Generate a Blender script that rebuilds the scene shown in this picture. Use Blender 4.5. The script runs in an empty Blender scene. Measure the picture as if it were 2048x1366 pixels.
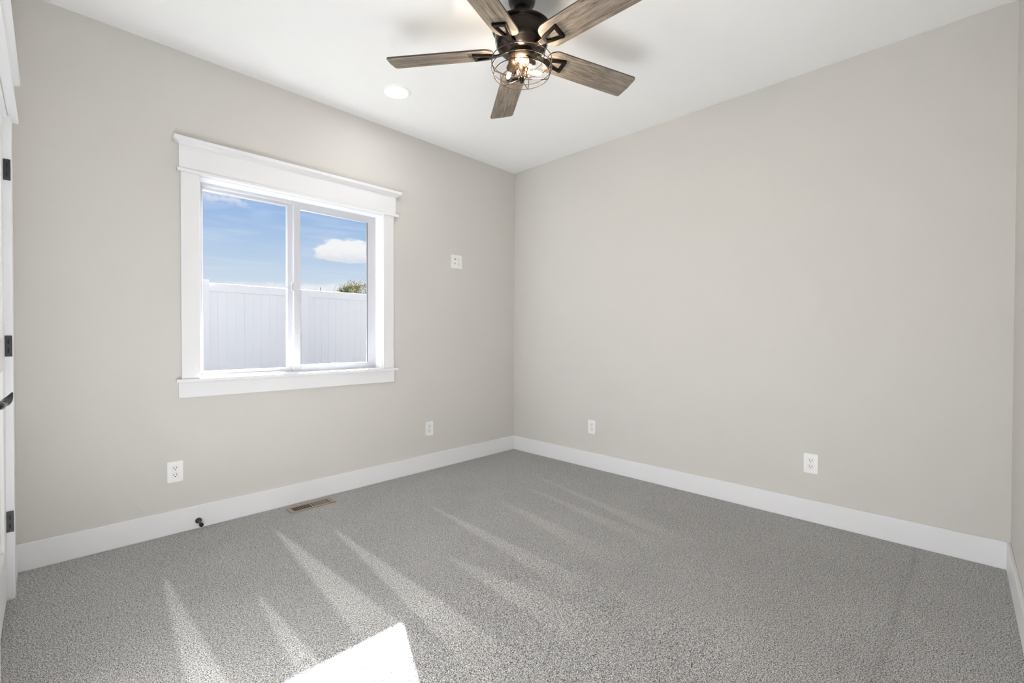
import bpy, bmesh, math, random
from mathutils import Vector, Matrix

random.seed(7)
PI = math.pi
S = bpy.context.scene
COL = S.collection

# ------------------------------------------------------------------ camera
cam_d = bpy.data.cameras.new('camera')
cam = bpy.data.objects.new('camera', cam_d)
COL.objects.link(cam)
S.camera = cam
FPX = 908.8
cam_d.sensor_fit = 'HORIZONTAL'
cam_d.sensor_width = 36.0
cam_d.lens = FPX * 36.0 / 2048.0
cam_d.clip_start = 0.01
cam_d.clip_end = 400
YAW, PITCH, ROLL = (math.radians(a) for a in (44.507, -0.657, 0.159))
F = Vector((math.cos(YAW) * math.cos(PITCH), math.sin(YAW) * math.cos(PITCH), math.sin(PITCH)))
RT = Vector((math.sin(YAW), -math.cos(YAW), 0))
UP = RT.cross(F)
RT, UP = math.cos(ROLL) * RT + math.sin(ROLL) * UP, -math.sin(ROLL) * RT + math.cos(ROLL) * UP
cam.matrix_world = Matrix(((RT.x, UP.x, -F.x, -3.2531), (RT.y, UP.y, -F.y, -3.1687),
                           (RT.z, UP.z, -F.z, 1.1251), (0, 0, 0, 1)))

# ------------------------------------------------------------------ exposure and light settings
S.view_settings.view_transform = 'Standard'
S.view_settings.look = 'None'
S.view_settings.exposure = 0.0
S.view_settings.gamma = 1.0
S.view_settings.use_curve_mapping = False
S.cycles.use_denoising = True
S.cycles.use_guiding = True
S.cycles.use_surface_guiding = True
S.cycles.guiding_training_samples = 64
S.cycles.denoising_prefilter = 'ACCURATE'
S.cycles.max_bounces = 8
S.cycles.diffuse_bounces = 7
S.cycles.glossy_bounces = 3
S.cycles.transparent_max_bounces = 12
S.cycles.sample_clamp_indirect = 12.0
S.cycles.caustics_reflective = False
S.cycles.caustics_refractive = False

SUN_E = 156.0          # sun through the window
SKY_GAIN = 1.0
CAN_L = 58.0         # recessed lights, radiance of the diffuser
BULB_L = 455.0        # fan bulbs, radiance of the glowing filament

sun_d = bpy.data.lights.new('sun', 'SUN')
sun_d.energy = SUN_E
sun_d.color = (0.97, 0.985, 1.0)
sun_d.angle = math.radians(0.6)
sun = bpy.data.objects.new('sun', sun_d)
COL.objects.link(sun)
sun.rotation_euler = Vector((-0.44, -1.0, -0.549)).to_track_quat('-Z', 'Y').to_euler()
sun.location = (3, 8, 8)


# ------------------------------------------------------------------ node helpers
def lin(r, g, b):
    f = lambda c: (c / 255 / 12.92) if c / 255 <= 0.04045 else ((c / 255 + 0.055) / 1.055) ** 2.4
    return (f(r), f(g), f(b), 1)


class NT:
    def __init__(s, tree):
        s.t = tree
        s.n = tree.nodes
        s.l = tree.links

    def node(s, kind, **kw):
        n = s.n.new(kind)
        for k, v in kw.items():
            setattr(n, k, v)
        return n

    def put(s, sock, v):
        if isinstance(v, bpy.types.NodeSocket):
            s.l.new(v, sock)
        else:
            sock.default_value = v

    def math(s, op, a, b=None, c=None, clamp=False):
        n = s.node('ShaderNodeMath', operation=op, use_clamp=clamp)
        s.put(n.inputs[0], a)
        if b is not None:
            s.put(n.inputs[1], b)
        if c is not None:
            s.put(n.inputs[2], c)
        return n.outputs[0]

    def smooth(s, v, lo, hi):
        n = s.node('ShaderNodeMapRange', interpolation_type='SMOOTHSTEP')
        s.put(n.inputs['Value'], v)
        n.inputs['From Min'].default_value = lo
        n.inputs['From Max'].default_value = hi
        return n.outputs[0]

    def mix(s, f, a, b, blend='MIX'):
        n = s.node('ShaderNodeMix', data_type='RGBA', blend_type=blend)
        s.put(n.inputs[0], f)
        s.put(n.inputs[6], a)
        s.put(n.inputs[7], b)
        return n.outputs[2]

    def noise(s, vec, scale, detail=2.0, rough=0.5, dist=0.0):
        n = s.node('ShaderNodeTexNoise')
        if vec is not None:
            s.l.new(vec, n.inputs['Vector'])
        n.inputs['Scale'].default_value = scale
        n.inputs['Detail'].default_value = detail
        n.inputs['Roughness'].default_value = rough
        n.inputs['Distortion'].default_value = dist
        return n.outputs['Fac']

    def mapping(s, vec, scale=(1, 1, 1), loc=(0, 0, 0), rot=(0, 0, 0)):
        n = s.node('ShaderNodeMapping')
        s.l.new(vec, n.inputs['Vector'])
        n.inputs['Scale'].default_value = scale
        n.inputs['Location'].default_value = loc
        n.inputs['Rotation'].default_value = rot
        return n.outputs[0]

    def ramp(s, fac, stops):
        n = s.node('ShaderNodeValToRGB')
        s.put(n.inputs[0], fac)
        e = n.color_ramp.elements
        while len(e) < len(stops):
            e.new(0.5)
        for i, (p, c) in enumerate(stops):
            e[i].position = p
            e[i].color = c
        return n.outputs[0]

    def bump(s, h, strength, dist=0.001):
        n = s.node('ShaderNodeBump')
        s.l.new(h, n.inputs['Height'])
        n.inputs['Strength'].default_value = strength
        n.inputs['Distance'].default_value = dist
        return n.outputs[0]


# ------------------------------------------------------------------ sky
W = bpy.data.worlds.new('sky')
S.world = W
W.use_nodes = True
w = NT(W.node_tree)
w.n.clear()
tc = w.node('ShaderNodeTexCoord').outputs['Generated']
sep = w.node('ShaderNodeSeparateXYZ')
w.l.new(tc, sep.inputs[0])
el = w.math('MULTIPLY', w.math('ARCSINE', sep.outputs[2]), 180 / PI)
az = w.math('MULTIPLY', w.math('ARCTAN2', sep.outputs[1], sep.outputs[0]), 180 / PI)
elf = w.math('DIVIDE', w.math('ADD', el, 10.0), 100.0, clamp=True)
sky_c = w.ramp(elf, [(0.0, lin(205, 214, 222)), (0.10, lin(232, 238, 243)), (0.155, lin(212, 225, 238)),
                     (0.185, lin(192, 213, 236)), (0.215, lin(172, 200, 234)), (0.25, lin(150, 184, 230)),
                     (0.35, (0.52, 0.66, 0.92, 1)), (0.6, (0.80, 0.88, 1.0, 1)), (1.0, (0.70, 0.80, 1.0, 1))])
comb = w.node('ShaderNodeCombineXYZ')
w.l.new(az, comb.inputs[0])
w.l.new(w.math('MULTIPLY', el, 2.2), comb.inputs[1])
sv = comb.outputs[0]
n_big = w.noise(sv, 0.16, 5, 0.55, 0.3)
n_fin = w.noise(sv, 0.75, 6, 0.6, 0.2)
# thin veil and streaks low in the sky
streak = w.noise(w.mapping(sv, (0.10, 0.42, 1), (3.1, 1.7, 0)), 1.0, 5, 0.55, 0.6)
veil = w.math('MULTIPLY', w.smooth(streak, 0.40, 0.80), 0.34)
c1 = w.mix(veil, sky_c, lin(232, 238, 246))
# bank of white cloud along the horizon
bank_h = w.math('ADD', w.math('ADD', 6.15, w.math('MULTIPLY', w.math('SUBTRACT', 68.0, az), 0.10)), w.math('MULTIPLY', w.math('SUBTRACT', n_big, 0.5), 5.0))
bank = w.smooth(w.math('SUBTRACT', bank_h, el), -0.45, 0.5)
c2 = w.mix(w.math('MULTIPLY', bank, 0.9), c1, lin(240, 243, 246))
# one cumulus with a flat base
du = w.math('DIVIDE', w.math('SUBTRACT', az, 64.4), 3.9)
dv = w.math('DIVIDE', w.math('SUBTRACT', el, 9.35), 2.05)
dvl = w.math('DIVIDE', w.math('SUBTRACT', el, 9.35), 0.85)
up_half = w.math('GREATER_THAN', el, 9.35)
dvv = w.math('ADD', w.math('MULTIPLY', dv, up_half),
             w.math('MULTIPLY', dvl, w.math('SUBTRACT', 1.0, up_half)))
rr = w.math('SQRT', w.math('ADD', w.math('MULTIPLY', du, du), w.math('MULTIPLY', dvv, dvv)))
rr = w.math('ADD', rr, w.math('MULTIPLY', w.math('SUBTRACT', n_fin, 0.5), 0.62))
cum = w.smooth(w.math('SUBTRACT', 1.0, rr), -0.04, 0.16)
belly = w.smooth(w.math('ADD', el, w.math('MULTIPLY', n_fin, 1.2)), 9.0, 10.8)
c3 = w.mix(cum, c2, w.mix(belly, lin(226, 229, 236), lin(250, 250, 250)))
# wisps higher up on the left
ww = w.math('MULTIPLY', w.smooth(el, 13.2, 14.3), w.smooth(az, 73.0, 75.5))
ww = w.math('MULTIPLY', ww, w.smooth(n_fin, 0.36, 0.60))
c4 = w.mix(w.math('MULTIPLY', ww, 0.72), c3, lin(232, 236, 245))
bg = w.node('ShaderNodeBackground')
w.l.new(c4, bg.inputs[0])
bg.inputs[1].default_value = SKY_GAIN
wo = w.node('ShaderNodeOutputWorld')
w.l.new(bg.outputs[0], wo.inputs[0])
W.cycles.sampling_method = 'MANUAL'
W.cycles.sample_map_resolution = 1024


# ------------------------------------------------------------------ materials
def mat(name):
    m = bpy.data.materials.new(name)
    m.use_nodes = True
    t = NT(m.node_tree)
    b = m.node_tree.nodes['Principled BSDF']
    return m, t, b


def obj_co(t):
    return t.node('ShaderNodeTexCoord').outputs['Object']


def geo_pos(t):
    return t.node('ShaderNodeNewGeometry').outputs['Position']


def plain(name, col, rough=0.5, metal=0.0, spec=0.5, vary=0.03, scale=30, bump=0.0, bscale=200):
    m, t, b = mat(name)
    co = obj_co(t)
    n = t.noise(co, scale, 3)
    lo = tuple(c * (1 - vary) for c in col[:3]) + (1,)
    hi = tuple(min(1, c * (1 + vary)) for c in col[:3]) + (1,)
    t.l.new(t.mix(n, lo, hi), b.inputs['Base Color'])
    b.inputs['Roughness'].default_value = rough
    b.inputs['Metallic'].default_value = metal
    b.inputs['Specular IOR Level'].default_value = spec
    if bump:
        t.l.new(t.bump(t.noise(co, bscale, 3), bump, 0.0006), b.inputs['Normal'])
    return m


M = {}
M['wall'] = plain('wall_paint', (0.634, 0.615, 0.589), 0.75, spec=0.25, vary=0.008, scale=4, bump=0.25, bscale=160)
M['ceiling'] = plain('ceiling_paint', (0.87, 0.87, 0.868), 0.9, spec=0.1, vary=0.006, scale=4, bump=0.25, bscale=140)
M['trim'] = plain('trim_paint', (0.805, 0.81, 0.828), 0.35, spec=0.4, vary=0.006, scale=8)
M['door'] = plain('door_paint', (0.84, 0.84, 0.835), 0.38, spec=0.4, vary=0.006, scale=8)
M['vinyl'] = plain('window_vinyl', (0.56, 0.565, 0.60), 0.35, spec=0.45, vary=0.006)
M['gasket'] = plain('glazing_gasket', (0.10, 0.10, 0.11), 0.6)
M['plate'] = plain('outlet_plastic', (0.86, 0.86, 0.86), 0.3, spec=0.5, vary=0.005)
M['slot'] = plain('outlet_slot', (0.02, 0.02, 0.022), 0.7)
M['slot_pale'] = plain('outlet_slot_pale', (0.45, 0.45, 0.46), 0.6)
M['black'] = plain('black_hardware', (0.016, 0.016, 0.022), 0.16, metal=0.0, spec=0.6)
M['hinge'] = plain('hinge_black', (0.035, 0.035, 0.04), 0.42, spec=0.5)
M['hinge_slot'] = plain('hinge_slot', (0.004, 0.004, 0.005), 0.7)
M['hinge_edge'] = plain('hinge_edge_steel', (0.34, 0.34, 0.35), 0.5, metal=0.0)
M['stop'] = plain('door_stop_bronze', (0.045, 0.043, 0.044), 0.5, spec=0.5)
M['rubber'] = plain('black_rubber', (0.012, 0.012, 0.013), 0.7)
M['bronze'] = plain('oil_rubbed_bronze', (0.030, 0.023, 0.019), 0.25, metal=0.9, spec=0.6, vary=0.12, scale=40)
M['bronze_dark'] = plain('dark_bronze', (0.020, 0.019, 0.021), 0.45, metal=0.2, spec=0.5, vary=0.1)
M['antique'] = plain('antique_bronze', (0.115, 0.078, 0.050), 0.36, metal=0.8, spec=0.6, vary=0.12, scale=40)
M['cage'] = plain('cage_wire_bronze', (0.030, 0.022, 0.018), 0.45, metal=0.3, vary=0.1)
M['register'] = plain('register_brown', (0.30, 0.25, 0.21), 0.5, vary=0.05)
M['duct'] = plain('duct_shade_color', (0.018, 0.014, 0.012), 0.9)
M['fence'] = plain('white_vinyl_fence', (0.80, 0.765, 0.79), 0.45, vary=0.012, scale=3)
M['pole'] = plain('weathered_pole', (0.40, 0.39, 0.38), 0.9, vary=0.15, scale=6)
M['trunk'] = plain('bark', (0.16, 0.12, 0.09), 0.95, vary=0.3, scale=12)


def carpet():
    m, t, b = mat('grey_carpet')
    p = geo_pos(t)
    n1 = t.noise(p, 620, 2.0, 0.6)
    n2 = t.noise(p, 300, 3.0, 0.65)
    n3 = t.noise(p, 2.2, 3.0, 0.5)
    vor = t.node('ShaderNodeTexVoronoi')
    t.l.new(p, vor.inputs['Vector'])
    vor.inputs['Scale'].default_value = 380
    tuft = vor.outputs['Distance']
    n4 = t.noise(p, 150, 2.0, 0.6)
    tone = t.math('ADD', t.math('MULTIPLY', n1, 0.50), t.math('MULTIPLY', n2, 0.50))
    tone = t.math('ADD', tone, t.math('MULTIPLY', t.math('SUBTRACT', n4, 0.5), 0.22))
    tone = t.math('SUBTRACT', tone, t.math('MULTIPLY', tuft, 0.16))
    c = t.ramp(tone, [(0.325, (0.020, 0.020, 0.019, 1)), (0.380, (0.24, 0.239, 0.236, 1)),
                      (0.440, (0.54, 0.538, 0.533, 1)), (0.515, (0.93, 0.927, 0.922, 1))])
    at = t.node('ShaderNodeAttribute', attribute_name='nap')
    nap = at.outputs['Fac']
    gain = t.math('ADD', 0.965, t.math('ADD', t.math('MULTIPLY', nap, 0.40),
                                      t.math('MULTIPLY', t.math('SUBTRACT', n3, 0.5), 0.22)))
    cg = t.node('ShaderNodeVectorMath', operation='SCALE')
    t.l.new(c, cg.inputs[0])
    t.l.new(gain, cg.inputs['Scale'])
    t.l.new(cg.outputs[0], b.inputs['Base Color'])
    b.inputs['Roughness'].default_value = 1.0
    b.inputs['Specular IOR Level'].default_value = 0.05
    b.inputs['Sheen Weight'].default_value = 0.15
    h = t.math('SUBTRACT', t.math('ADD', n1, n2), tuft)
    t.l.new(t.bump(h, 0.6, 0.003), b.inputs['Normal'])
    return m


M['carpet'] = carpet()


def wood():
    m, t, b = mat('weathered_oak')
    co = obj_co(t)
    info = t.node('ShaderNodeObjectInfo')
    off = t.node('ShaderNodeCombineXYZ')
    t.l.new(t.math('MULTIPLY', info.outputs['Random'], 17.0), off.inputs[0])
    t.l.new(t.math('MULTIPLY', info.outputs['Random'], 5.0), off.inputs[1])
    v = t.node('ShaderNodeVectorMath', operation='ADD')
    t.l.new(co, v.inputs[0])
    t.l.new(off.outputs[0], v.inputs[1])
    v = v.outputs[0]
    grain = t.noise(t.mapping(v, (5, 90, 20)), 1.0, 6, 0.62, 1.6)
    fine = t.noise(t.mapping(v, (18, 420, 20)), 1.0, 4, 0.6, 0.4)
    wide = t.noise(t.mapping(v, (3.2, 26, 6)), 1.0, 3, 0.5, 2.2)
    saw = t.noise(t.mapping(v, (420, 60, 20)), 1.0, 3, 0.6, 0.8)
    g = t.math('ADD', t.math('MULTIPLY', grain, 0.45), t.math('MULTIPLY', fine, 0.25))
    g = t.math('ADD', g, t.math('MULTIPLY', wide, 0.30))
    c = t.ramp(g, [(0.37, (0.055, 0.042, 0.032, 1)), (0.45, (0.150, 0.120, 0.094, 1)),
                   (0.54, (0.250, 0.212, 0.172, 1)), (0.66, (0.350, 0.308, 0.260, 1))])
    c = t.mix(t.math('MULTIPLY', t.smooth(saw, 0.52, 0.78), 0.40), c, (0.31, 0.275, 0.23, 1))
    t.l.new(c, b.inputs['Base Color'])
    b.inputs['Roughness'].default_value = 0.55
    b.inputs['Specular IOR Level'].default_value = 0.3
    t.l.new(t.bump(g, 0.25, 0.0006), b.inputs['Normal'])
    return m


M['wood'] = wood()
M['wood_edge'] = plain('blade_edge_stain', (0.060, 0.045, 0.040), 0.5, vary=0.15)


def glass(name, tint, gloss, rough):
    m, t, b = mat(name)
    t.n.remove(b)
    tr = t.node('ShaderNodeBsdfTransparent')
    tr.inputs[0].default_value = tint
    gl = t.node('ShaderNodeBsdfGlossy')
    gl.inputs['Roughness'].default_value = 0.02
    gl.inputs['Roughness'].default_value = rough
    lw = t.node('ShaderNodeLayerWeight')
    lw.inputs[0].default_value = 0.5
    fre = t.math('ADD', 0.035, t.math('MULTIPLY', t.math('POWER', lw.outputs['Facing'], 4.0), 0.9))
    n = t.noise(obj_co(t), 3.0, 2)
    k = t.math('MULTIPLY', fre, t.math('ADD', gloss * 0.97, t.math('MULTIPLY', n, gloss * 0.06)))
    mx = t.node('ShaderNodeMixShader')
    t.l.new(k, mx.inputs[0])
    t.l.new(tr.outputs[0], mx.inputs[1])
    t.l.new(gl.outputs[0], mx.inputs[2])
    t.l.new(mx.outputs[0], m.node_tree.nodes['Material Output'].inputs[0])
    return m


M['pane'] = glass('window_glass', (0.975, 0.98, 0.985, 1), 0.05, 0.12)
M['bulb'] = glass('bulb_glass', (0.985, 0.96, 0.92, 1), 0.6, 0.03)


def glow(name, col, strength):
    m, t, b = mat(name)
    t.n.remove(b)
    e = t.node('ShaderNodeEmission')
    n = t.noise(obj_co(t), 20, 2)
    t.l.new(t.mix(n, col, tuple(min(1, c * 1.02) for c in col[:3]) + (1,)), e.inputs[0])
    e.inputs[1].default_value = strength
    t.l.new(e.outputs[0], m.node_tree.nodes['Material Output'].inputs[0])
    return m


M['can_glow'] = glow('light_diffuser', (1.0, 0.985, 0.96, 1), CAN_L)
M['filament'] = glow('bulb_filament', (1.0, 0.855, 0.68, 1), BULB_L)


def leaves():
    m, t, b = mat('autumn_foliage')
    p = geo_pos(t)
    n = t.noise(p, 1.1, 3)
    n2 = t.noise(p, 9.0, 2)
    c = t.ramp(t.math('ADD', t.math('MULTIPLY', n, 0.6), t.math('MULTIPLY', n2, 0.4)),
               [(0.35, (0.055, 0.062, 0.034, 1)), (0.5, (0.125, 0.130, 0.065, 1)), (0.62, (0.26, 0.215, 0.08, 1))])
    t.l.new(c, b.inputs['Base Color'])
    b.inputs['Roughness'].default_value = 1.0
    b.inputs['Specular IOR Level'].default_value = 0.0
    return m


M['leaf'] = leaves()


def lawn():
    m, t, b = mat('lawn')
    p = geo_pos(t)
    n = t.noise(p, 40, 4)
    t.l.new(t.mix(n, (0.040, 0.048, 0.026, 1), (0.075, 0.080, 0.050, 1)), b.inputs['Base Color'])
    b.inputs['Roughness'].default_value = 1.0
    return m


M['lawn'] = lawn()
M['siding'] = plain('bounce_cut_siding', (0.045, 0.047, 0.05), 0.7, vary=0.05, scale=6)  # unseen from indoors, made dark so less sun bounces to the fence


# ------------------------------------------------------------------ mesh helpers
class MB:
    """collects shapes, then links them as one mesh object"""

    def __init__(s):
        s.bm = bmesh.new()

    def box(s, x0, x1, y0, y1, z0, z1, bev=0.0, seg=2, mi=0, mtx=None):
        r = bmesh.ops.create_cube(s.bm, size=1.0)
        vs = r['verts']
        for v in vs:
            v.co = Vector(((x0 + x1) / 2 + v.co.x * (x1 - x0), (y0 + y1) / 2 + v.co.y * (y1 - y0),
                           (z0 + z1) / 2 + v.co.z * (z1 - z0)))
        fs = {f for v in vs for f in v.link_faces}
        if bev > 0:
            es = list({e for v in vs for e in v.link_edges})
            o = bmesh.ops.bevel(s.bm, geom=es, offset=bev, segments=seg, affect='EDGES', profile=0.5)
            fs = set(o['faces']) | {f for f in fs if f.is_valid}
            vs = list({v for f in fs for v in f.verts})
        for f in fs:
            f.material_index = mi
        if mtx is not None:
            for v in vs:
                v.co = mtx @ v.co
        return s

    def lathe(s, prof, seg=48, mtx=None, mi=0, closed=False):
        rings = []
        for (r, z) in prof:
            if r < 1e-6:
                v = s.bm.verts.new((0, 0, z))
                rings.append([v])
            else:
                rings.append([s.bm.verts.new((r * math.cos(2 * PI * k / seg), r * math.sin(2 * PI * k / seg), z))
                              for k in range(seg)])
        new = []
        n = len(rings)
        for i in range(n if closed else n - 1):
            a, b = rings[i], rings[(i + 1) % n]
            for k in range(seg):
                k2 = (k + 1) % seg
                if len(a) == 1 and len(b) == 1:
                    continue
                if len(a) == 1:
                    new.append(s.bm.faces.new((a[0], b[k2], b[k])))
                elif len(b) == 1:
                    new.append(s.bm.faces.new((a[k], a[k2], b[0])))
                else:
                    new.append(s.bm.faces.new((a[k], a[k2], b[k2], b[k])))
        for f in new:
            f.smooth = True
            f.material_index = mi
        if mtx is not None:
            for rg in rings:
                for v in rg:
                    v.co = mtx @ v.co
        return s

    def tube(s, pts, rad, seg=10, closed=False, mi=0):
        pts = [Vector(p) for p in pts]
        n = len(pts)
        rads = rad if isinstance(rad, (list, tuple)) else [rad] * n
        rings = []
        ref = None
        for i, p in enumerate(pts):
            if closed:
                t = pts[(i + 1) % n] - pts[i - 1]
            else:
                t = pts[min(i + 1, n - 1)] - pts[max(i - 1, 0)]
            t.normalize()
            if ref is None:
                ref = Vector((0, 0, 1)) if abs(t.z) < 0.9 else Vector((1, 0, 0))
            u = (ref - t * ref.dot(t)).normalized()
            ref = u
            v = t.cross(u)
            rings.append([s.bm.verts.new(p + rads[i] * (math.cos(2 * PI * k / seg) * u + math.sin(2 * PI * k / seg) * v))
                          for k in range(seg)])
        for i in range(n if closed else n - 1):
            a, b = rings[i], rings[(i + 1) % n]
            for k in range(seg):
                f = s.bm.faces.new((a[k], a[(k + 1) % seg], b[(k + 1) % seg], b[k]))
                f.smooth = True
                f.material_index = mi
        if not closed:
            for rg in (rings[0][::-1], rings[-1]):
                f = s.bm.faces.new(rg)
                f.material_index = mi
        return s

    def prism(s, outline, z0, z1, mi=0, mi_side=None, bev=0.0):
        """outline in x, y; extruded from z0 to z1"""
        lo = [s.bm.verts.new((x, y, z0)) for x, y in outline]
        hi = [s.bm.verts.new((x, y, z1)) for x, y in outline]
        n = len(lo)
        f0 = s.bm.faces.new(lo[::-1])
        f1 = s.bm.faces.new(hi)
        f0.material_index = f1.material_index = mi
        for k in range(n):
            f = s.bm.faces.new((lo[k], lo[(k + 1) % n], hi[(k + 1) % n], hi[k]))
            f.material_index = mi if mi_side is None else mi_side
        if bev > 0:
            es = list(f0.edges) + list(f1.edges)
            bmesh.ops.bevel(s.bm, geom=es, offset=bev, segments=2, affect='EDGES', profile=0.5)
        return s

    def build(s, name, m, parent=None, loc=(0, 0, 0), rot=(0, 0, 0)):
        bmesh.ops.recalc_face_normals(s.bm, faces=s.bm.faces[:])
        me = bpy.data.meshes.new(name)
        s.bm.to_mesh(me)
        s.bm.free()
        for x in (m if isinstance(m, (list, tuple)) else [m]):
            me.materials.append(x)
        o = bpy.data.objects.new(name, me)
        COL.objects.link(o)
        o.location = loc
        o.rotation_euler = rot
        if parent is not None:
            o.parent = parent
        return o


def tag(o, label=None, cat=None, group=None, kind=None):
    if label:
        o['label'] = label
    if cat:
        o['category'] = cat
    if group:
        o['group'] = group
    if kind:
        o['kind'] = kind
    return o


def thing(name, label, cat, loc=(0, 0, 0), rz=0.0, group=None):
    o = bpy.data.objects.new(name, None)
    o.empty_display_size = 0.05
    COL.objects.link(o)
    o.location = loc
    o.rotation_euler = (0, 0, rz)
    return tag(o, label, cat, group)


def copy_tree(o, parent=None):
    c = o.copy()
    COL.objects.link(c)
    if parent is not None:
        c.parent = parent
    for ch in list(o.children):
        copy_tree(ch, c)
    return c


# ------------------------------------------------------------------ the room
XL, YS, H = -3.374, -3.358, 2.74      # left wall plane, wall behind the camera, ceiling height
WT = 0.16                             # wall thickness
WX0, WX1, WZ0, WZ1 = -2.645, -1.447, 0.856, 2.062    # rough opening of the window
DY0, DY1, DZ = -0.295, -1.135, 2.045  # rough opening of the door

# carpeted floor, with the tracks the vacuum left in the pile
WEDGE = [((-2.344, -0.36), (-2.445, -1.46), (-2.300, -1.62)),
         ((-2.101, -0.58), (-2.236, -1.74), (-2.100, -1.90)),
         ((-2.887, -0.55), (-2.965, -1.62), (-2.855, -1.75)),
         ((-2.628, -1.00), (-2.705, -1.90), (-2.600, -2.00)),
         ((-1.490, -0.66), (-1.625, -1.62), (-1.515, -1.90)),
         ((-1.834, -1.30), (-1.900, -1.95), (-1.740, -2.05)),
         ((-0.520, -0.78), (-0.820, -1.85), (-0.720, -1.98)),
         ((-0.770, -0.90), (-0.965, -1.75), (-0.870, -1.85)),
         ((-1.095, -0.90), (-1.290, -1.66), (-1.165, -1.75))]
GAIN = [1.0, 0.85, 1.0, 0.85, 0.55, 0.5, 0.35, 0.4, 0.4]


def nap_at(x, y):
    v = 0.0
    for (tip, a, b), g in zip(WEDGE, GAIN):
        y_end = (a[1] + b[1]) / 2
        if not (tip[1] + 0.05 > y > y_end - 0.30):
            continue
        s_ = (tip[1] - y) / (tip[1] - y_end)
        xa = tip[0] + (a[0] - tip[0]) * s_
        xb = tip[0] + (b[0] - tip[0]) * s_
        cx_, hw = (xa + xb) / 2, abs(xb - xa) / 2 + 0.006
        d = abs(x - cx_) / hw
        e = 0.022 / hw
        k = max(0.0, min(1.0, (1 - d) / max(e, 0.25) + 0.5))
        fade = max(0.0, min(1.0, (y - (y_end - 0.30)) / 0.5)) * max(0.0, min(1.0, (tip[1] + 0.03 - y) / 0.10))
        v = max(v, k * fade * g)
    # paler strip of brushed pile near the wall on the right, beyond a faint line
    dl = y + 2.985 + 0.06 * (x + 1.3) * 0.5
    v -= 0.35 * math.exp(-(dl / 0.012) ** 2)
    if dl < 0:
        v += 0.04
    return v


def make_floor():
    x0, x1, y0, y1 = XL - WT, WT, YS - WT, WT
    step = 0.02

    def lines(lo, hi, f0, f1, fine):
        """grid lines, close together where the sun rakes across the pile"""
        g, t_ = [lo], lo
        while t_ < hi - 1e-6:
            t_ = min(hi, t_ + (fine if f0 <= t_ < f1 else step))
            g.append(t_)
        return g

    FX0, FX1, FY0, FY1 = -3.20, -1.30, -2.75, -1.42
    gx, gy = lines(x0, x1, FX0, FX1, 0.003), lines(y0, y1, FY0, FY1, 0.003)
    nx, ny = len(gx), len(gy)
    rnd_ = random.Random(11)
    vs, val = [], []
    for y in gy:
        fy = max(0.0, min(1.0, (y - FY0 - 0.02) / 0.2, (FY1 - 0.02 - y) / 0.2))
        for x in gx:
            z = 0.0
            if fy > 0.0 and FX0 < x < FX1:
                fx = max(0.0, min(1.0, (x - FX0 - 0.02) / 0.3, (FX1 - 0.02 - x) / 0.3))
                # tuft tips and the gaps between them
                z = -0.0025 * fx * fy * rnd_.random() ** 2.2
            vs.append((x, y, z))
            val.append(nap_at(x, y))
    fs = [(j * nx + i, j * nx + i + 1, (j + 1) * nx + i + 1, (j + 1) * nx + i)
          for j in range(ny - 1) for i in range(nx - 1)]
    # closed slab below
    b = len(vs)
    vs += [(x0, y0, -0.1), (x1, y0, -0.1), (x1, y1, -0.1), (x0, y1, -0.1)]
    val += [0.0] * 4
    fs.append((b + 3, b + 2, b + 1, b))
    me = bpy.data.meshes.new('floor')
    me.from_pydata(vs, [], fs)
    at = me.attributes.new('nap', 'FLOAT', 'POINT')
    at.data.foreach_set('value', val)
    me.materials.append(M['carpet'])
    o = bpy.data.objects.new('floor', me)
    COL.objects.link(o)
    return tag(o, 'grey speckled carpet floor with pale vacuum tracks', 'floor', kind='structure')


make_floor()
tag(MB().box(XL - WT, WT, YS - WT, WT, H, H + 0.12).build('ceiling', M['ceiling']),
    'flat white ceiling above the beige walls', 'ceiling', kind='structure')
m = MB()
m.box(XL - WT, WX0, 0, WT, 0, H)
m.box(WX1, WT, 0, WT, 0, H)
m.box(WX0, WX1, 0, WT, 0, WZ0)
m.box(WX0, WX1, 0, WT, WZ1, H)
for f in m.bm.faces:
    if f.calc_center_median().y > WT - 0.001:
        f.material_index = 1          # unseen outside face, dark siding added to cut sun bounce onto fence
tag(m.build('wall_north', [M['wall'], M['siding']]), 'greige painted wall that holds the window', 'wall', kind='structure')
tag(MB().box(0, WT, YS - WT, 0, 0, H).build('wall_east', M['wall']),
    'wide blank greige wall right of the room corner', 'wall', kind='structure')
m = MB()
m.box(XL - WT, XL, DY0, 0, 0, H)
m.box(XL - WT, XL, YS, DY1, 0, H)
m.box(XL - WT, XL, DY1, DY0, DZ, H)
tag(m.build('wall_west', M['wall']), 'greige wall with the white door at the left edge', 'wall', kind='structure')
tag(MB().box(XL - WT, 0, YS - WT, YS, 0, H).build('wall_south', M['wall']),
    'greige wall at the right edge of the view', 'wall', kind='structure')

BH, BT = 0.134, 0.014
CASE_Y0, CASE_Y1 = -0.215, -0.305      # far door casing, outer and inner edge


def base(name, label, *b):
    o = MB().box(*b, bev=0.003).build(name, M['trim'])
    return tag(o, label, 'baseboard', kind='structure')


base('baseboard_north', 'white baseboard below the window wall', XL, 0, -BT, 0, 0, BH)
base('baseboard_east', 'white baseboard along the blank right wall', -BT, 0, YS, -BT, 0, BH)
base('baseboard_south', 'white baseboard at the right edge of the view', XL, -BT, YS, YS + BT, 0, BH)
m = MB()
m.box(XL, XL + 0.009, CASE_Y0, -BT, 0, BH, bev=0.002)
m.box(XL, XL + 0.009, YS + BT, -1.215, 0, BH, bev=0.002)
tag(m.build('baseboard_west', M['trim']), 'short white baseboard beside the door casing', 'baseboard', kind='structure')

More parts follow.
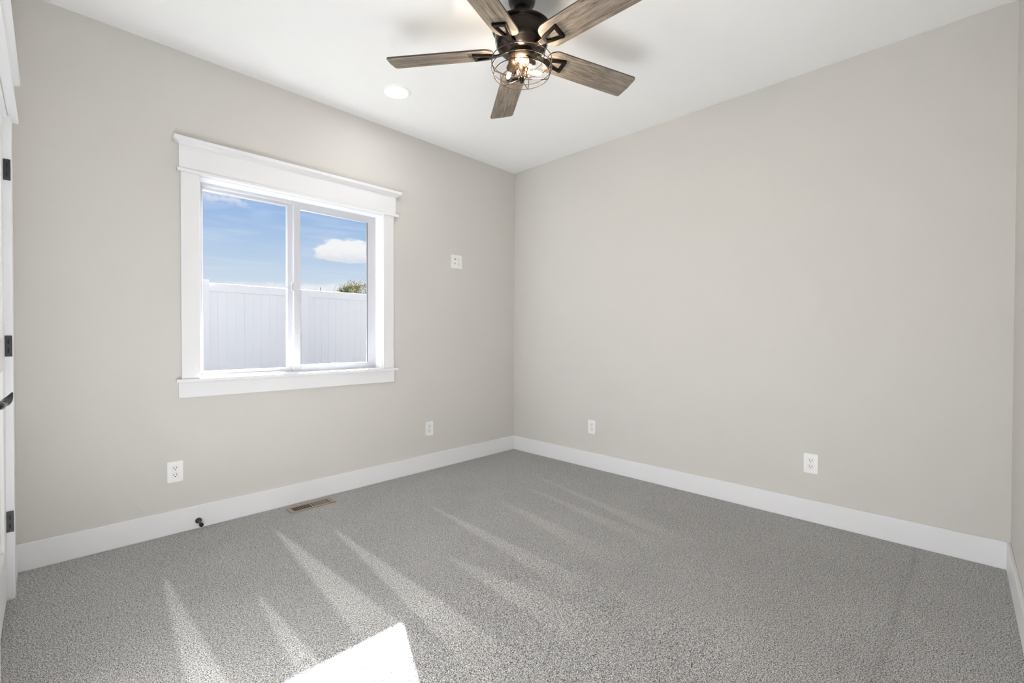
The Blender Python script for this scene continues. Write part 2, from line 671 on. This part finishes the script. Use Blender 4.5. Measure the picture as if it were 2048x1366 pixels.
# ------------------------------------------------------------------ window casing
t1 = bpy.data.objects.new('trim_1', None)
COL.objects.link(t1)
tag(t1, 'white craftsman casing around the window', 'window trim', kind='structure')
IX0, IX1, IZ0, IZ1 = -2.637, -1.4555, 0.876, 2.056     # inner edge of the casing
for x0, x1 in ((-2.728, IX0), (IX1, -1.3665)):
    MB().box(x0, x1, -0.019, 0, IZ0, IZ1, bev=0.002).build('side_casing', M['trim'], t1)
MB().box(-2.746, -1.326, -0.031, 0, 2.056, 2.076, bev=0.005, seg=3).build('fillet', M['trim'], t1)
MB().box(-2.736, -1.350, -0.021, 0, 2.076, 2.208, bev=0.002).build('frieze_board', M['trim'], t1)


def crown(x0, x1, z, parent, rot=None):
    """cap moulding with returned ends: cove below a square top"""
    m = MB()
    prof = [(0.0, 0.0), (0.022, 0.0), (0.0235, 0.006), (0.028, 0.012), (0.036, 0.016), (0.040, 0.018),
            (0.040, 0.022), (0.046, 0.024), (0.046, 0.041), (0.044, 0.043), (0.0, 0.043)]
    secs = []
    for side in (0, 1):
        row = []
        for d, h in prof:
            e = d - 0.022 if d > 0.022 else 0.0
            x = x0 - e if side == 0 else x1 + e
            row.append(m.bm.verts.new((x, -d, z + h)))
        secs.append(row)
    n = len(prof)
    for k in range(n):
        m.bm.faces.new((secs[0][k], secs[0][(k + 1) % n], secs[1][(k + 1) % n], secs[1][k]))
    # returned ends, stepped the same way as the front
    for row, sx in ((secs[0], -1), (secs[1], 1)):
        back = [m.bm.verts.new((v.co.x, 0.0, v.co.z)) for v in row]
        for k in range(n - 1):
            m.bm.faces.new((row[k], row[k + 1], back[k + 1], back[k]))
    bmesh.ops.remove_doubles(m.bm, verts=m.bm.verts[:], dist=1e-6)
    return m


crown(-2.736, -1.334, 2.207, t1).build('crown_cap', M['trim'], t1)
MB().box(-2.7525, -1.335, -0.036, 0.0, 0.856, 0.876, bev=0.003).build('stool', M['trim'], t1)
MB().box(-2.7425, -1.3605, -0.019, 0, 0.768, 0.856, bev=0.002).build('apron', M['trim'], t1)
# jamb liners in the thickness of the wall
m = MB()
m.box(WX0, -2.631, 0, 0.095, IZ0, 2.050)
m.box(-1.461, WX1, 0, 0.095, IZ0, 2.050)
m.box(WX0, WX1, 0, 0.095, 2.050, WZ1)
m.box(WX0, WX1, 0, 0.095, WZ0, IZ0)
m.build('jamb_liner', M['trim'], t1)

# ------------------------------------------------------------------ the sliding window
wn = bpy.data.objects.new('window_1', None)
COL.objects.link(wn)
wn.location = (-2.046, 0.095, 0.876)
tag(wn, 'white vinyl sliding window of two panes over a white fence', 'window', kind='structure')


def frame(x0, x1, z0, z1, l, r, b, t, y0, y1, bev=0.002):
    """four rails around an opening, in the window's own coordinates"""
    ox, oy, oz = wn.location
    m = MB()
    m.box(x0 - ox, x0 + l - ox, y0 - oy, y1 - oy, z0 - oz, z1 - oz, bev)
    m.box(x1 - r - ox, x1 - ox, y0 - oy, y1 - oy, z0 - oz, z1 - oz, bev)
    m.box(x0 + l - ox, x1 - r - ox, y0 - oy, y1 - oy, z0 - oz, z0 + b - oz, bev)
    m.box(x0 + l - ox, x1 - r - ox, y0 - oy, y1 - oy, z1 - t - oz, z1 - oz, bev)
    return m


ox, oy, oz = wn.location
fr = frame(WX0, WX1, WZ0, WZ1, 0.034, 0.031, 0.030, 0.030, 0.095, 0.175, 0.002).build('window_frame', M['vinyl'], wn)
# fixed pane on the left
fx = frame(-2.615, -2.068, 0.884, 2.036, 0.020, 0.038, 0.021, 0.022, 0.122, 0.158).build('fixed_sash', M['vinyl'], wn)
MB().box(-2.597 - ox, -2.104 - ox, 0.138 - oy, 0.142 - oy, 0.903 - oz, 2.016 - oz).build('pane', M['pane'], fx)
# sliding sash on the right
sl = frame(-2.0735, -1.477, 0.880, 2.034, 0.0435, 0.050, 0.042, 0.035, 0.096, 0.121).build('sliding_sash', M['vinyl'], wn)
MB().box(-2.032 - ox, -1.524 - ox, 0.107 - oy, 0.111 - oy, 0.919 - oz, 2.002 - oz).build('pane', M['pane'], sl)
m = MB()
m.box(-1.5292 - ox, -1.5268 - ox, 0.0965 - oy, 0.107 - oy, 0.922 - oz, 1.999 - oz)
m.build('gasket', M['gasket'], sl)
m = MB()
m.box(-2.086 - ox, -2.0735 - ox, 0.099 - oy, 0.117 - oy, 1.432 - oz, 1.494 - oz, 0.003)
m.box(-2.090 - ox, -2.080 - ox, 0.096 - oy, 0.106 - oy, 1.440 - oz, 1.478 - oz, 0.002)
m.build('sash_lock', M['vinyl'], sl)

# ------------------------------------------------------------------ door in the left wall
d1 = bpy.data.objects.new('door_1', None)
COL.objects.link(d1)
DX, DYH = -3.386, -0.312
d1.location = (DX, DYH, 0)
tag(d1, 'white door with black hinges at the left edge', 'door', kind='structure')
m = MB()
DWID, DTOP = 0.813, 2.032
m.box(-0.035, 0, -0.115, 0, 0.012, DTOP, 0.002)
m.box(-0.035, 0, -DWID, -DWID + 0.115, 0.012, DTOP, 0.002)
for z0, z1 in ((0.012, 0.24), (0.98, 1.10), (1.915, DTOP)):
    m.box(-0.035, 0, -DWID + 0.115, -0.115, z0, z1, 0.002)
m.box(-0.026, -0.010, -DWID + 0.115, -0.115, 0.24, 1.915)
m.build('door_slab', M['door'], d1)
for z0, z1 in ((0.290, 0.378), (1.034, 1.122), (1.775, 1.863)):
    hz = (z0 + z1) / 2
    m = MB()
    m.box(0.0, 0.0215, -0.0015, 0.0035, z0, z1, 0.0006)
    hg = m.build('hinge', M['hinge'], d1)
    m = MB()
    for q in (-1, 1):
        m.box(0.0085, 0.0125, -0.0025, -0.0010, hz + q * 0.0185 - 0.0095, hz + q * 0.0185 + 0.0095, 0.0008)
    m.build('screw_slot', M['hinge_slot'], hg)
    MB().box(-0.0045, 0.0, -0.004, 0.0005, z0, z1, 0.0004).build('leaf_edge', M['hinge_edge'], hg)
# lever handle, its curled end towards the hinges
hd = MB()
P = [(-3.378, -1.06, 0.905), (-3.367, -1.055, 0.905), (-3.3645, -1.03, 0.904), (-3.364, -1.0, 0.9035),
     (-3.360, -0.975, 0.903), (-3.3555, -0.958, 0.905), (-3.3505, -0.948, 0.912), (-3.3455, -0.944, 0.922),
     (-3.3405, -0.942, 0.9355)]
P = [Vector((x - DX, y - DYH, z)) for x, y, z in P]
RADS = [0.011, 0.012, 0.0145, 0.0125, 0.0105, 0.0125, 0.0115, 0.0075, 0.0018]
fine_p, fine_r = [], []
for k in range(len(P) - 1):                      # smooth curve through the points
    p0, p1, p2, p3 = P[max(k - 1, 0)], P[k], P[k + 1], P[min(k + 2, len(P) - 1)]
    q0, q1, q2, q3 = RADS[max(k - 1, 0)], RADS[k], RADS[k + 1], RADS[min(k + 2, len(P) - 1)]
    for j in range(6):
        u = j / 6
        cr_ = lambda a, b, c, d: 0.5 * (2 * b + (c - a) * u + (2 * a - 5 * b + 4 * c - d) * u * u + (3 * b - a - 3 * c + d) * u ** 3)
        fine_p.append(cr_(p0, p1, p2, p3))
        fine_r.append(max(0.0015, cr_(q0, q1, q2, q3)))
hd.tube(fine_p + [P[-1]], fine_r + [RADS[-1]], seg=24)
hd = hd.build('lever_handle', M['black'], d1)
MB().lathe([(0.0, 0.0), (0.031, 0.0), (0.033, 0.003), (0.031, 0.008), (0.012, 0.011), (0.0, 0.011)], 40,
           Matrix.Translation((0, -1.06 - DYH, 0.905)) @ Matrix.Rotation(PI / 2, 4, 'Y')).build('rose', M['black'], hd)

t2 = bpy.data.objects.new('trim_2', None)
COL.objects.link(t2)
t2.location = (XL, 0, 0)
tag(t2, 'white casing and header around the door at left', 'door trim', kind='structure')
for y0, y1 in ((CASE_Y1, CASE_Y0), (-1.215, -1.125)):
    MB().box(0, 0.0115, y0, y1, 0, 2.052, 0.0015).build('side_casing', M['trim'], t2)
MB().box(0, 0.031, -1.235, -0.200, 2.052, 2.072, 0.004, 3).build('fillet', M['trim'], t2)
MB().box(0, 0.014, -1.225, -0.210, 2.072, 2.203, 0.002).build('frieze_board', M['trim'], t2)
cr = crown(-1.225, -0.216, 2.203, t2)
for v in cr.bm.verts:
    v.co = Vector((-v.co.y * 0.80, v.co.x, v.co.z))
cr.build('crown_cap', M['trim'], t2)
m = MB()
m.box(-WT, 0.001, -0.309, DY0, 0, DZ)
m.box(-WT, 0.001, DY1, -1.127, 0, DZ)
m.box(-WT, 0.001, -1.127, -0.309, 2.035, DZ)
m.box(-0.065, -0.050, -1.127, -0.309, 0, 2.035)
m.build('door_jamb', M['trim'], t2)

# ------------------------------------------------------------------ outlets
OUT_G = 'duplex wall outlets'


def rounded_rect(w_, h_, r, n=6):
    pts = []
    for cx_, cz_, a0 in ((w_ / 2 - r, h_ / 2 - r, 0), (-w_ / 2 + r, h_ / 2 - r, 90),
                         (-w_ / 2 + r, -h_ / 2 + r, 180), (w_ / 2 - r, -h_ / 2 + r, 270)):
        for k in range(n + 1):
            a = math.radians(a0 + 90 * k / n)
            pts.append((cx_ + r * math.cos(a), cz_ + r * math.sin(a)))
    return pts


FACE = Matrix.Rotation(PI / 2, 4, 'X')          # x, y of an outline become x, z; extrusion goes to -y


def face_prism(outline, d0, d1, bev=0.0, at=(0, 0)):
    m = MB()
    m.prism([(x + at[0], z + at[1]) for x, z in outline], d0, d1, bev=bev)
    for v in m.bm.verts:
        v.co = FACE @ v.co
    return m


def duplex(parent, cx_, slot_mat):
    for q in (1, -1):
        zc = q * 0.0195
        # face with flat sides cut from a circle
        pts = []
        for k in range(48):
            a = 2 * PI * k / 48
            x = max(-0.0142, min(0.0142, 0.0172 * math.cos(a)))
            pts.append((x, 0.0172 * math.sin(a) * 0.86))
        rc = face_prism(pts, 0.004, 0.0068, bev=0.0006, at=(cx_, zc)).build('receptacle', M['plate'], parent)
        face_prism([(x * 1.055, z * 1.055) for x, z in pts], 0.0050, 0.0060, at=(cx_, zc)).build('gap', M['slot_pale'], rc)
        for sx, hh in ((-0.0066, 0.0048), (0.0066, 0.0042)):
            MB().box(cx_ + sx - 0.0014, cx_ + sx + 0.0014, -0.0073, -0.0060, zc + 0.0035 - hh, zc + 0.0035 + hh
                     ).build('slot', slot_mat, rc)
        face_prism([(0.0032 * math.cos(2 * PI * k / 16), max(-0.0020, 0.0032 * math.sin(2 * PI * k / 16)))
                    for k in range(16)], 0.0060, 0.0073, at=(cx_, zc - 0.0072)).build('ground_hole', slot_mat, rc)


def groove(pts, r, cx_=0.0, cz_=0.0):
    return MB().tube([(x + cx_, -0.0052, z + cz_) for x, z in pts], r, 6, closed=True)


def make_outlet(label):
    o = thing('wall_outlet', label, 'outlet', group=OUT_G)
    face_prism(rounded_rect(0.0735, 0.118, 0.004), 0.0, 0.0055, bev=0.0022).build('cover_plate', M['plate'], o)
    duplex(o, 0.0, M['slot'])
    MB().lathe([(0, 0.0), (0.0028, 0.0), (0.0028, 0.0012), (0, 0.0016)], 16,
               Matrix.Translation((0, -0.005, 0)) @ FACE).build('screw', M['plate'], o)
    return o


outlets = [((-2.7585, 0, 0.3510), 0, 'white duplex outlet low on the window wall beside the door, left of the floor register'),
           ((-1.0200, 0, 0.3480), 0, 'white duplex outlet low on the window wall, right of the window near the corner'),
           ((0, -0.9350, 0.3510), -PI / 2, 'white duplex outlet low on the blank right wall, nearest the room corner'),
           ((0, -2.5330, 0.3540), -PI / 2, 'white duplex outlet low on the blank right wall, at the far right')]
proto = make_outlet(outlets[0][2])
for i, (p, rz, lb) in enumerate(outlets):
    o = proto if i == 0 else copy_tree(proto)
    o.location = p
    o.rotation_euler = (0, 0, rz)
    o['label'] = lb

mp = thing('media_plate', 'white square double plate with sockets high on the wall right of the window', 'wall plate',
           (-0.7330, 0, 1.7800))
face_prism(rounded_rect(0.118, 0.117, 0.004), 0.0, 0.0055, bev=0.0022).build('cover_plate', M['plate'], mp)
ins = face_prism(rounded_rect(0.034, 0.068, 0.002), 0.004, 0.0066, bev=0.0005, at=(-0.023, 0)).build('jack_insert', M['plate'], mp)
MB().lathe([(0.0, 0), (0.0042, 0), (0.0042, 0.0075), (0.0026, 0.0075), (0.0026, 0.004), (0, 0.004)], 20,
           Matrix.Translation((-0.020, -0.006, 0.020)) @ FACE).build('coaxial_jack', M['slot'], ins)
MB().box(-0.0255, -0.0145, -0.0074, -0.006, -0.0215, -0.0075, 0.0005).build('network_jack', M['hinge_edge'], ins)
duplex(mp, 0.023, M['slot_pale'])

# ------------------------------------------------------------------ floor register
RX0, RX1, RY0, RY1 = -2.190, -1.902, -0.176, -0.068
rg = thing('floor_register', 'brown metal floor register set in the carpet below the window', 'vent',
           ((RX0 + RX1) / 2, (RY0 + RY1) / 2, 0))
hw, hd_ = (RX1 - RX0) / 2, (RY1 - RY0) / 2
SX0, SX1, SY = -0.1165, 0.1135, 0.036
m = MB()
m.box(-hw, SX0, -hd_, hd_, 0.0, 0.0055, 0.0012)
m.box(SX1, hw, -hd_, hd_, 0.0, 0.0055, 0.0012)
m.box(SX0, SX1, -hd_, -SY, 0.0, 0.0055, 0.0012)
m.box(SX0, SX1, SY, hd_, 0.0, 0.0055, 0.0012)
m.box(-0.0055, 0.0055, -SY, SY, 0.0, 0.0050)
m.build('flange', M['register'], rg)
MB().box(SX0, SX1, -SY, SY, 0.0003, 0.0012).build('duct_shade', M['duct'], rg)  # dark sheet standing in for the shade down inside the duct
N = 9
for half, (a, b, wid) in enumerate(((SX0, -0.0055, 0.0027), (0.0055, SX1, 0.0066))):
    for k in range(1, N):
        x = a + (b - a) * k / N
        MB().box(x - wid / 2, x + wid / 2, -SY, SY, 0.0015, 0.0046).build('louvre', M['register'], rg)

# ------------------------------------------------------------------ door stop
ds = thing('door_stop', 'small dark bronze door stop screwed to the baseboard below the left outlet', 'door stop',
           (-2.651, -BT, 0.0455))
OUT = Matrix.Rotation(math.radians(90 + 4), 4, 'X')
MB().lathe([(0, 0), (0.0165, 0), (0.0165, 0.004), (0.013, 0.008), (0.0075, 0.011), (0.0065, 0.030), (0.0072, 0.058),
            (0.0072, 0.064), (0, 0.064)], 32, OUT).build('stem', M['stop'], ds)
MB().lathe([(0.0, 0.060), (0.0092, 0.060), (0.0105, 0.064), (0.0105, 0.078), (0.009, 0.083), (0, 0.084)], 32, OUT
           ).build('rubber_tip', M['rubber'], ds)

# ------------------------------------------------------------------ recessed ceiling light
rl = thing('recessed_light', 'round white recessed light glowing in the ceiling above the window', 'ceiling light',
           (-1.635, -0.500, H))
MB().lathe([(0.070, 0.001), (0.070, -0.004), (0.074, -0.0065), (0.090, -0.0055), (0.0945, -0.001), (0.0945, 0.001)], 64
           ).build('trim_ring', M['ceiling'], rl)
MB().lathe([(0, -0.0035), (0.0705, -0.0035), (0.0705, 0.0), (0, 0.0)], 48).build('diffuser', M['can_glow'], rl)

# ------------------------------------------------------------------ ceiling fan
FC = Vector((-1.6859, -1.6872, H))
fan = thing('ceiling_fan', 'five-blade weathered wood ceiling fan with caged bulbs and bronze motor', 'ceiling fan', FC)
Z = lambda z: z - H          # height above the floor to the fan's own coordinates

MB().lathe([(0, 0), (0.064, 0), (0.064, Z(2.700)), (0.060, Z(2.686)), (0.052, Z(2.677)), (0.041, Z(2.673)),
            (0.040, Z(2.668)), (0.034, Z(2.666)), (0, Z(2.668))], 48).build('canopy', M['bronze_dark'], fan)
MB().lathe([(0.0185, Z(2.672)), (0.0185, Z(2.580)), (0, Z(2.580))], 24).build('downrod', M['bronze_dark'], fan)
MB().lathe([(0, Z(2.588)), (0.030, Z(2.588)), (0.040, Z(2.584)), (0.110, Z(2.577)), (0.134, Z(2.573)), (0.1390, Z(2.569)),
            (0.1390, Z(2.561)), (0.1355, Z(2.558)), (0.1290, Z(2.557)), (0.1265, Z(2.553)), (0.1265, Z(2.530)),
            (0.1250, Z(2.508)), (0.1220, Z(2.495)), (0.1160, Z(2.484)), (0.1050, Z(2.4735)), (0.0920, Z(2.4690)),
            (0.0900, Z(2.4650)), (0.0800, Z(2.4640)), (0.0780, Z(2.4600)), (0.0, Z(2.4600))], 64
           ).build('motor_housing', M['bronze'], fan)

# blades, each with the iron that carries it
PT = math.radians(13.37)
A0 = 126.34
ZB = Z(2.465)


def blade_outline():
    x0, x1 = 0.134, 0.646
    w0, w1 = 0.0655, 0.0706
    pts = []
    # root: wide rounded shoulders
    n = 12
    for k in range(n + 1):
        a = math.radians(180 - 90 * k / n)
        pts.append((x0 + 0.048 + 0.048 * math.cos(a), w0 - 0.042 + 0.042 * math.sin(a)))
    rc = 0.014
    for k in range(7):
        a = math.radians(90 - 90 * k / 6)
        pts.append((0.6445 - rc + rc * math.cos(a), w1 - rc + rc * math.sin(a)))
    pts.append((0.650, 0.0))
    for k in range(7):
        a = math.radians(0 - 90 * k / 6)
        pts.append((0.648 - rc + rc * math.cos(a), -w1 + rc + rc * math.sin(a)))
    for k in range(n + 1):
        a = math.radians(270 - 90 * k / n)
        pts.append((x0 + 0.048 + 0.048 * math.cos(a), -w0 + 0.042 + 0.042 * math.sin(a)))
    return pts


b0 = MB().prism(blade_outline(), -0.0035, 0.0035, mi=0, mi_side=1).build('blade', [M['wood'], M['wood_edge']], fan)
m = MB()
ou = [(0.140, 0.0195), (0.2290, 0.0390), (0.2330, 0.0350), (0.2330, -0.0350), (0.2290, -0.0390), (0.140, -0.0195)]
inn = [(0.156, 0.0070), (0.2150, 0.0215), (0.2160, 0.0205), (0.2160, -0.0205), (0.2150, -0.0215), (0.156, -0.0070)]
zt, zb = -0.0036, -0.0150
n = len(ou)
vo_t = [m.bm.verts.new((x, y, zt)) for x, y in ou]
vo_b = [m.bm.verts.new((x * 0.985 + 0.0028, y * 0.92, zb)) for x, y in ou]
vi_t = [m.bm.verts.new((x, y, zt)) for x, y in inn]
vi_b = [m.bm.verts.new((x, y * 1.04, zb)) for x, y in inn]
for k in range(n):
    j = (k + 1) % n
    m.bm.faces.new((vo_t[k], vo_t[j], vo_b[j], vo_b[k]))
    m.bm.faces.new((vo_b[k], vo_b[j], vi_b[j], vi_b[k]))
    m.bm.faces.new((vi_b[k], vi_b[j], vi_t[j], vi_t[k]))
    m.bm.faces.new((vi_t[k], vi_t[j], vo_t[j], vo_t[k]))
# twisted arm from the motor to the bracket
arm = [(0.058, 0.015, 0.0, 0.0015), (0.085, 0.013, 0.0, -0.0015), (0.115, 0.012, 0.0, -0.0090), (0.150, 0.017, 0.0, -0.0105)]
rings = []
for x, hw_, yc, zc in arm:
    rings.append([m.bm.verts.new((x, yc + sy * hw_, zc + sz * 0.0035)) for sy, sz in ((1, 1), (1, -1), (-1, -1), (-1, 1))])
for a, b in zip(rings, rings[1:]):
    for k in range(4):
        m.bm.faces.new((a[k], a[(k + 1) % 4], b[(k + 1) % 4], b[k]))
m.bm.faces.new(rings[0][::-1])
m.bm.faces.new(rings[-1])
i0 = m.build('blade_iron', M['bronze'], b0)
bv = i0.modifiers.new('bevel', 'BEVEL')
bv.width = 0.0012
bv.segments = 2
for k in range(5):
    bl = b0 if k == 0 else copy_tree(b0, fan)
    bl.location = (0, 0, ZB)
    bl.rotation_euler = (-PT, 0, math.radians(A0 - 72 * k))

# light kit
MB().lathe([(0, Z(2.474)), (0.0585, Z(2.474)), (0.0595, Z(2.470)), (0.0595, Z(2.440)), (0.0640, Z(2.4365)),
            (0.0650, Z(2.430)), (0.0640, Z(2.420)), (0.0600, Z(2.4155)), (0.0280, Z(2.410)), (0.0230, Z(2.402)),
            (0.0230, Z(2.380)), (0.0180, Z(2.372)), (0.0060, Z(2.368)), (0.0045, Z(2.345)), (0, Z(2.345))], 48
           ).build('light_fitter', M['antique'], fan)
cage = MB().lathe([(0, Z(2.349)), (0.010, Z(2.348)), (0.0150, Z(2.344)), (0.0150, Z(2.338)), (0.0120, Z(2.331)),
                   (0.0060, Z(2.320)), (0.0, Z(2.315))], 24).build('light_cage', M['bronze'], fan)
WR = 0.0021
ZA, ZBm, ZC = Z(2.4225), Z(2.3880), Z(2.3590)
RA, RB, RC = 0.1415, 0.1415, 0.131
for rad, zz in ((RA, ZA), (RB, ZBm), (RC, ZC)):
    MB().tube([(rad * math.cos(2 * PI * k / 64), rad * math.sin(2 * PI * k / 64), zz) for k in range(64)], WR, 8, closed=True
              ).build('cage_ring', M['cage'], cage)
for k in range(6):
    a = math.radians(-31 + 60 * k)
    pr = [(RA + WR, ZA), (RB + WR, ZBm), (RB * 0.985, ZBm - 0.010), (RC + WR * 0.5, ZC), (RC * 0.93, ZC - 0.0045),
          (0.060, Z(2.3440)), (0.010, Z(2.3405))]
    MB().tube([(q * math.cos(a), q * math.sin(a), zz) for q, zz in pr], WR * 0.92, 8).build('cage_rib', M['cage'], cage)

# three sockets set round the stem like a pinwheel, each with a clear bulb
ZS = 2.396


def socket_parts(a_deg):
    a = math.radians(a_deg)
    d = Vector((math.cos(a - PI / 2), math.sin(a - PI / 2), -0.22)).normalized()
    c = Vector((0.046 * math.cos(a), 0.046 * math.sin(a), Z(ZS)))
    mt = Matrix.Translation(c) @ d.to_track_quat('Z', 'Y').to_matrix().to_4x4()
    return mt


sk_mesh = None
for k, ad in enumerate((-90, 30, 150)):
    mt = socket_parts(ad)
    if k == 0:
        m = MB()
        m.lathe([(0, -0.034), (0.010, -0.034), (0.0165, -0.030), (0.0195, -0.022), (0.0205, -0.010), (0.0205, 0.016),
                 (0.0225, 0.018), (0.0225, 0.024), (0.0190, 0.025), (0.0190, 0.004), (0, 0.004)], 32)
        sk = m.build('socket', M['antique'], fan)
        m = MB()
        m.lathe([(0.0075, 0.006), (0.0080, 0.022), (0.0110, 0.032), (0.0160, 0.042), (0.0205, 0.056), (0.0215, 0.068),
                 (0.0190, 0.082), (0.0120, 0.093), (0.0, 0.0975)], 32)
        bu = m.build('bulb', M['bulb'], sk)
        m = MB()
        m.lathe([(0, 0.030), (0.0035, 0.032), (0.0075, 0.044), (0.0095, 0.060), (0.0085, 0.074), (0.0045, 0.083), (0, 0.085)], 20)
        m.build('filament', M['filament'], bu)
        sock = sk
    else:
        sock = copy_tree(sk, fan)
    sock.matrix_local = mt
    sock.parent = fan

# ------------------------------------------------------------------ outside
gm = MB()
gm.box(-40, 60, WT + 0.02, 90, -0.30, -0.15)
tag(gm.build('ground', M['lawn']), 'lawn outside the window behind the fence', 'ground', kind='structure')

FY, FT = 5.0, 1.927
fn = thing('privacy_fence', 'tall white vinyl privacy fence outside the window', 'fence', (-0.85, FY, -0.15))
fx0, fz0 = -0.85, -0.15
posts = [-1.6186 - 1.48 * k for k in (1, 0)] + [-0.1384 + 1.48 * k for k in range(0, 4)]
for px in posts:
    m = MB()
    m.box(px - 0.063 - fx0, px + 0.063 - fx0, -0.063, 0.063, 0, (1.964 if px < -1 else 1.922) - fz0, 0.003)
    m.build('post', M['fence'], fn)
for a, b in zip(posts, posts[1:]):
    xa, xb = a + 0.063, b - 0.063
    MB().box(xa - fx0, xb - fx0, -0.022, 0.022, 1.800 - fz0, FT - fz0, 0.003).build('top_rail', M['fence'], fn)
    MB().box(xa - fx0, xb - fx0, -0.022, 0.022, 0.10, 0.24, 0.006).build('bottom_rail', M['fence'], fn)
    m = MB()
    nb = max(1, round((xb - xa) / 0.120))
    for k in range(nb):
        p0, p1 = xa + (xb - xa) * k / nb, xa + (xb - xa) * (k + 1) / nb
        m.box(p0 + 0.0002 - fx0, p1 - 0.0002 - fx0, -0.010, 0.010, 0.2, 1.82 - fz0, 0.0022, 1)
    m.box(xa - fx0, xb - fx0, -0.004, 0.004, 0.2, 1.82 - fz0)
    m.build('board_panel', M['fence'], fn)

# bushy tree beyond the fence
tx, ty = 11.25, 25.0
tr = thing('tree', 'olive and yellow bushy tree seen over the fence through the window', 'tree', (tx, ty, -0.15))
m = MB()
m.tube([(0, 0, 0), (0.05, 0, 1.2), (0, 0.05, 2.4), (0.1, 0, 3.4)], [0.16, 0.13, 0.10, 0.05], 10)
for k in range(9):
    a = 2 * PI * k / 9
    m.tube([(0.03, 0, 1.5 + 0.1 * k), (0.55 * math.cos(a), 0.55 * math.sin(a), 2.6 + 0.08 * k),
            (1.15 * math.cos(a), 1.15 * math.sin(a), 3.3 + 0.1 * (k % 4))], [0.07, 0.045, 0.015], 6)
m.build('trunk', M['trunk'], tr)
m = MB()
rnd = random.Random(3)
lobes = []
for k in range(34):
    a, e = rnd.uniform(0, 2 * PI), rnd.uniform(-0.3, 1.0)
    q = rnd.uniform(0.5, 1.0)
    lobes.append(Vector((1.45 * q * math.cos(a), 1.35 * q * math.sin(a), 3.68 + 1.1 * e * (1.25 - 0.60 * q))))
for k in range(11000):
    c = rnd.choice(lobes)
    v = Vector((rnd.gauss(0, 1), rnd.gauss(0, 1), rnd.gauss(0, 1))).normalized() * rnd.uniform(0.05, 0.48)
    p = c + v
    u1 = Vector((rnd.gauss(0, 1), rnd.gauss(0, 1), rnd.gauss(0, 1))).normalized()
    u2 = u1.orthogonal().normalized()
    s1, s2 = rnd.uniform(0.03, 0.06), rnd.uniform(0.012, 0.025)
    vs = [m.bm.verts.new(p + q) for q in (u1 * s1, u2 * s2, -u1 * s1, -u2 * s2)]
    m.bm.faces.new(vs)
m.build('foliage', M['leaf'], tr)

pl = MB()
pl.tube([(0, 0, 0), (0, 0, 5.85)], [0.085, 0.055], 12)
tag(pl.build('utility_pole', M['pole'], None, (14.75, 40.0, -0.15)),
    'thin grey utility pole far beyond the fence', 'pole')
